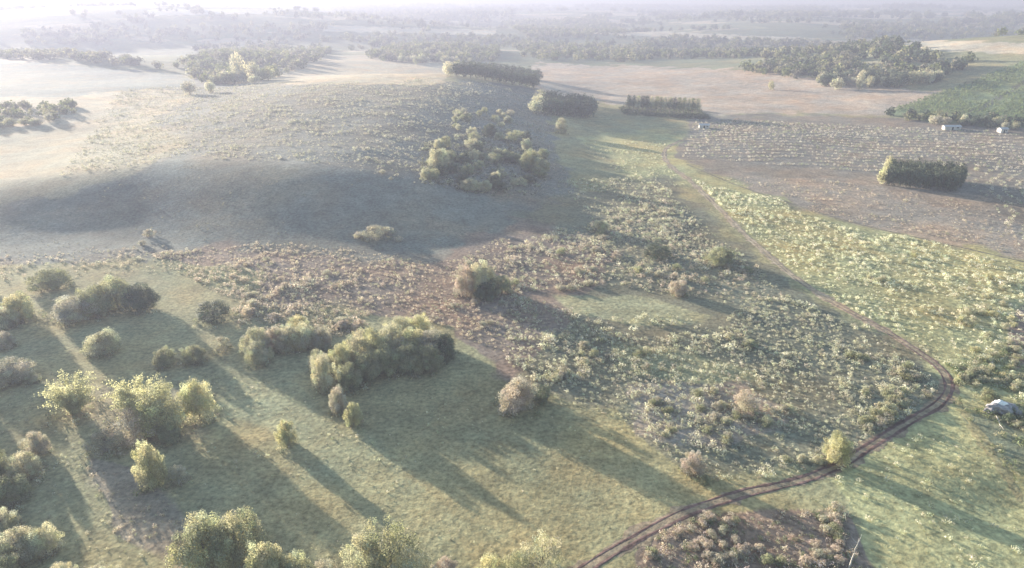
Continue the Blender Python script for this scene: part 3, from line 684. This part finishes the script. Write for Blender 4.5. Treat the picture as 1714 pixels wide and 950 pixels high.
scrub([(380, 520), (520, 465), (600, 540), (540, 575), (410, 570)], 1.3, GRY + PINK, .6, 1.8, 'row_scrub', thresh=-.2, nind=12, cks=('grey', 'pink'), label='greyish shrub of the ridge of scrub behind the pale rimmed row', group='greyish shrubs behind the pale rimmed row', slabel='grey scrub behind the pale rimmed tree row')
scrub([(1590, 610), (1714, 580), (1900, 600), (1900, 800), (1700, 800), (1640, 740), (1600, 690)], 1.1, [(.14, .18, .09), (.2, .23, .13), (.3, .29, .2)], .6, 1.5, 'hollow_scrub', thresh=-.1, nind=22, cks=('green', 'dark', 'pale'),
      label='green shrub around the dark hollow at the right edge', group='green shrubs around the dark hollow', slabel='dark green undergrowth around the rock at the right edge')
scrub([(1350, 830), (1500, 730), (1620, 690), (1720, 800), (1900, 900), (1900, 1050), (1450, 1050)], 2.4, PALE, .35, 1.1, 'pasture_tufts', thresh=-.15, slabel='small tufts over the pasture below the track bend')
scrub([(-300, 600), (560, 640), (640, 720), (900, 950), (600, 1100), (-300, 1100)], 2.0, PALE + GRY, .2, .65, 'meadow_tufts', thresh=-.05, slabel='small grass tufts across the shaded foreground meadow')
scrub([(600, 640), (840, 650), (1020, 680), (1200, 830), (1000, 930), (860, 880)], 2.8, PALE, .2, .6, 'clearing_tufts', thresh=.05, slabel='sparse small tufts in the grass clearing')
scrub([(140, 780), (240, 790), (340, 900), (320, 960), (200, 900)], 1.6, PINK, .4, 1.0, 'dry_brush', thresh=-.1, slabel='dry brown brush on the lit strip at lower left')
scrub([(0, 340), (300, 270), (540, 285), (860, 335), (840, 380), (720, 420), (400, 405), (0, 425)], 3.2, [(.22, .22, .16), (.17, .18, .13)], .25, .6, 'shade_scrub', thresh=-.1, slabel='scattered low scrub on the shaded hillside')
for _px, _py, _w in [(250, 395, 22), (238, 410, 16), (600, 398, 20), (650, 392, 24), (668, 404, 18), (640, 290, 12), (655, 300, 10)]:
    putpx('bush', 'grey', _px, _py, _w, _w * .6, 'grey bush at the lower part of the shaded hillside', 'grey bushes on the shaded hillside', 'shrub', 'shrub')
bx, by, bs = [], [], []
for X_, Y_, w_ in BASES:
    n_ = int(5 + w_ * 1.6) if math.hypot(X_, Y_) < 330 else 4
    a_ = R.uniform(0, 6.28, n_); q_ = w_ * .5 * R.uniform(.35, 1.25, n_)
    bx.append(X_ + q_ * np.cos(a_)); by.append(Y_ + q_ * np.sin(a_)); bs.append(R.uniform(.6, 1.9, n_) * min(1, w_ / 6))
bx, by, bs = map(np.concatenate, (bx, by, bs)); pal_ = np.array([(.2, .22, .14), (.30, .31, .22), (.42, .42, .31), (.26, .24, .18)])
scatter('undergrowth', tuft_pr, bx, by, bs, pal_[R.integers(0, 4, len(bx))], label='low undergrowth gathered around the feet of the trees', cat='undergrowth')
# brush heaps in rows on the felled slope
def rows(poly, rowsp, step, ang, pal, smin, smax, pr, name, slabel, wav=12.0, drop=.32, zs=1.0):
    X, Y, _ = at([p[0] for p in poly], [p[1] for p in poly]); x0, x1, y0, y1 = X.min(), X.max(), Y.min(), Y.max(); D = max(x1 - x0, y1 - y0)
    cx, cy = (x0 + x1) / 2, (y0 + y1) / 2; u = np.arange(-D, D, step); v = np.arange(-D, D, rowsp); U, Vv = np.meshgrid(u, v); U = U.ravel(); Vv = Vv.ravel()
    Vv = Vv + wav * 3 * fbm(U / 95 + 3, Vv / 170, 2); U = U + R.normal(0, step * .35, len(U)); Vv = Vv + R.normal(0, rowsp * .13, len(U))
    x = cx + U * math.cos(ang) - Vv * math.sin(ang); y = cy + U * math.sin(ang) + Vv * math.cos(ang)
    a, b, _ = project(x, y, hgt(x, y)); m = inpoly(a, b, poly) & (R.random(len(x)) > drop) & (fbm(x / 25, y / 25, 2) > -.45); x, y = x[m], y[m]
    pal = np.array(pal); scatter(name, pr, x, y, R.uniform(smin, smax, len(x)), pal[R.integers(0, len(pal), len(x))] * R.uniform(.8, 1.2, (len(x), 1)), label=slabel, cat='scrub', zs=np.full(len(x), zs)); print(name, len(x))
scrub([(700, 250), (740, 232), (830, 226), (905, 245), (925, 300), (900, 325), (800, 330), (705, 305)], 2.6, [(.10, .12, .08), (.14, .15, .10), (.09, .10, .07), (.35, .36, .26)], 1.0, 2.6, 'thicket', thresh=-.45, wob=10, slabel='dark undergrowth filling the hillside grove')
scrub([(1036, 180), (1168, 184), (1190, 200), (1046, 193)], 1.8, [(.12, .14, .09)], 1.6, 3.6, 'hedge_growth', thresh=-.6, wob=2, slabel='dark undergrowth along the thin row of slender trees')
HEAP = [(.5, .46, .4), (.4, .37, .32), (.58, .55, .48), (.3, .33, .22)]
rows([(1165, 198), (1714, 222), (1900, 235), (1900, 330), (1560, 262), (1460, 290), (1140, 262)], 8.5, 1.0, math.radians(-10), HEAP, .6, 1.7, tuft_pr, 'brush_rows', 'pale rows of brush and stumps on the felled slope')
rows([(1560, 262), (1900, 330), (1900, 470), (1714, 425), (1660, 340), (1610, 300)], 7.0, 1.1, math.radians(70), HEAP + GRN, .7, 1.7, tuft_pr, 'brush_lines', 'pale lines of brush running downhill at the right edge')
scrub([(1200, 290), (1470, 312), (1640, 340), (1714, 392), (1714, 425), (1430, 368), (1240, 308)], 2.4, PINK, .4, 1.1, 'felled_brush', thresh=-.1, slabel='pinkish brush on the lower felled slope')
sap_pr = protos(4, 22, .9, 2.6, 3.2, 700)
rows([(1490, 186), (1638, 132), (1714, 104), (1880, 40), (1880, 205), (1714, 198), (1560, 188)], 4.6, 2.6, math.radians(38), [(.17, .21, .11), (.20, .24, .13), (.13, .17, .09)], .7, 1.1, sap_pr, 'young_plantation', 'rows of young green trees planted over the hillside on the right', wav=.4, drop=.05)

# ------------------------------------------------------------------ rock, dead stem, sheds
def blob(name, r, mat, seed, parent, loc, sc=(1, 1, .6), cuts=3):
    import bmesh
    bm = bmesh.new(); bmesh.ops.create_icosphere(bm, subdivisions=cuts, radius=r); rg = random.Random(seed)
    ph = [rg.uniform(0, 6) for _ in range(6)]
    for v in bm.verts:
        n = v.co.normalized(); k = 1 + .16 * math.sin(n.x * 4 + ph[0]) * math.sin(n.y * 5 + ph[1]) + .10 * math.sin(n.z * 7 + ph[2] + n.x * 6) + rg.uniform(-.04, .04)
        k *= 1 - .12 * (abs(n.x + n.y * .6) > .9)
        v.co = Vector((v.co.x * k * sc[0], v.co.y * k * sc[1], v.co.z * k * sc[2]))
    me = bpy.data.meshes.new(name); bm.to_mesh(me); bm.free(); me.materials.append(mat)
    o = link(name, me, parent); o.location = loc; return o
X, Y, Z = at(1672, 688); rk = bpy.data.objects.new('rock_outcrop', None); C.objects.link(rk); rk.location = (X[0], Y[0], Z[0])
tag(rk, 'grey rock outcrop with a bright white top by the dark hollow at right', 'rock')
blob('boulder', 2.2, M['rock'], 1, rk, (.3, .2, .6), (1.5, 1, .7)); blob('boulder', 1.5, M['rock'], 2, rk, (2.9, -.3, .4), (1.3, 1, .6)); blob('boulder', 1.1, M['rock'], 3, rk, (-2.2, -.3, .3), (1.2, 1, .6))
blob('white_cap', 1.1, M['white_rock'], 4, rk, (.2, .5, 1.9), (1.25, .9, .6))
def dead_stem(px, py, hm, label, fallen=False, ang=0):
    X, Y, Z = at(px, py); V, F = [], []
    def add(p, r):
        v, f = tube(p, r, 7); b = len(V); V.extend(v); F.extend([tuple(i + b for i in q) for q in f])
    rg = random.Random(px); p = [(0, 0, -.3)]; x = y = 0
    for k in range(1, 7): x += rg.uniform(-.12, .12); y += rg.uniform(-.12, .12); p.append((x, y, hm * k / 6))
    e = bpy.data.objects.new('dead_tree', None); C.objects.link(e); add(p, [.16, .14, .12, .1, .08, .05, .02]); t = mesh_np('dead_trunk', V, F, [M['deadwood']], None, True); link('trunk', t, e)
    V.clear(); F.clear(); bl = len(p)
    for k in range(2, 6):
        for s in range(2):
            a = rg.uniform(0, 6.28); l = rg.uniform(.6, 1.5); q = p[k]; add([q, (q[0] + l * .5 * math.cos(a), q[1] + l * .5 * math.sin(a), q[2] + l * .35), (q[0] + l * math.cos(a), q[1] + l * math.sin(a), q[2] + l * .9)], [.06, .04, .012])
    link('branches', mesh_np('dead_branches', V, F, [M['deadwood']], None, True), e)
    e.location = (X[0], Y[0], Z[0] + (.35 if fallen else 0)); e.rotation_euler = (0, math.radians(86) if fallen else .04, ang)
    tag(e, label, 'dead tree'); return e
dead_stem(1420, 952, 6.6, 'bare pale dead stem standing upright in the pinkish brush at the bottom')
dead_stem(1668, 700, 5.0, 'fallen pale dead trunk lying across the dark hollow below the rock', True, math.radians(-112))
dead_stem(488, 488, 5.0, 'pale dead tree standing in the brown scrub above the ragged row')
def shed(px, py, L, Wd, H, rz, label):
    X, Y, Z = at(px, py); e = bpy.data.objects.new('shed', None); C.objects.link(e); e.location = (X[0], Y[0], Z[0]); e.rotation_euler = (0, 0, rz); tag(e, label, 'shed')
    l, ww = L / 2, Wd / 2; rh = H + Wd * .22
    v = [(-l, -ww, -.3), (l, -ww, -.3), (l, ww, -.3), (-l, ww, -.3), (-l, -ww, H), (l, -ww, H), (l, ww, H), (-l, ww, H), (-l, 0, rh), (l, 0, rh)]
    me = bpy.data.meshes.new('shed_wall'); me.from_pydata(v, [], [(0, 1, 5, 4), (1, 2, 6, 9, 5), (2, 3, 7, 6), (3, 0, 4, 8, 7)]); me.materials.append(M['wall']); link('wall', me, e)
    o = .45; a = .12; me = bpy.data.meshes.new('shed_roof'); dz = .22 * o * 2
    v = []
    for zz in (0.03, .03 + a): v += [(-l - o, -ww - o, H - dz * .5 + zz), (l + o, -ww - o, H - dz * .5 + zz), (l + o, 0, rh + zz), (-l - o, 0, rh + zz), (l + o, ww + o, H - dz * .5 + zz), (-l - o, ww + o, H - dz * .5 + zz)]
    me.from_pydata(v, [], [(6, 7, 8, 9), (9, 8, 10, 11), (3, 2, 1, 0), (5, 4, 2, 3), (0, 1, 7, 6), (4, 5, 11, 10), (1, 2, 8, 7), (2, 4, 10, 8), (0, 6, 9, 3), (3, 9, 11, 5)]); me.materials.append(M['roof']); link('roof', me, e)
    def panel(name, x0, x1, z0, z1):
        me = bpy.data.meshes.new(name); y0 = -ww - .04; y1 = -ww - .004
        me.from_pydata([(x0, y0, z0), (x1, y0, z0), (x1, y0, z1), (x0, y0, z1), (x0, y1, z0), (x1, y1, z0), (x1, y1, z1), (x0, y1, z1)], [], [(0, 1, 2, 3), (4, 0, 3, 7), (1, 5, 6, 2), (3, 2, 6, 7), (0, 4, 5, 1), (5, 4, 7, 6)]); me.materials.append(M['opening']); link(name, me, e)
    panel('door', -.6, .5, 0, 2.0); panel('window', L * .22, L * .36, 1.0, 1.8)
shed(1178, 214, 7, 4, 2.3, -.1, 'small shed with bright pale roof where the far track ends')
shed(1592, 216, 11, 4, 2.0, -.05, 'long low pale roofed shed at the foot of the planted hillside')
shed(1677, 221, 5, 4, 2.4, .1, 'small white roofed shed near the right edge below the planted hillside')

# ------------------------------------------------------------------ haze: one closed box round camera and scene
def haze():
    S = 17000; zb = -60.0; zt = 92.0
    V = [(-S, -S, zb), (S, -S, zb), (S, S, zb), (-S, S, zb), (-S, -S, zt), (S, -S, zt), (S, S, zt), (-S, S, zt)]
    me = bpy.data.meshes.new('haze'); me.from_pydata(V, [], [(3, 2, 1, 0), (4, 5, 6, 7), (0, 1, 5, 4), (1, 2, 6, 5), (2, 3, 7, 6), (3, 0, 4, 7)])
    m = bpy.data.materials.new('haze'); m.use_nodes = True; nt = m.node_tree; nt.nodes.clear()
    out = nt.nodes.new('ShaderNodeOutputMaterial'); v = nt.nodes.new('ShaderNodeVolumePrincipled')
    v.inputs['Density'].default_value = HAZE_DENSITY; v.inputs['Anisotropy'].default_value = HAZE_ANISO; v.inputs['Color'].default_value = (*HAZE_COL, 1)
    nt.links.new(v.outputs[0], out.inputs['Volume']); me.materials.append(m)
    tag(link('haze', me), kind='stuff')
haze()
scn.cycles.max_bounces = 5; scn.cycles.volume_bounces = 1
zz = bpy.data.objects['ground'].data; co = np.empty(len(zz.vertices) * 3, np.float32); zz.vertices.foreach_get('co', co); print('GROUND Z', co[2::3].min(), co[2::3].max())
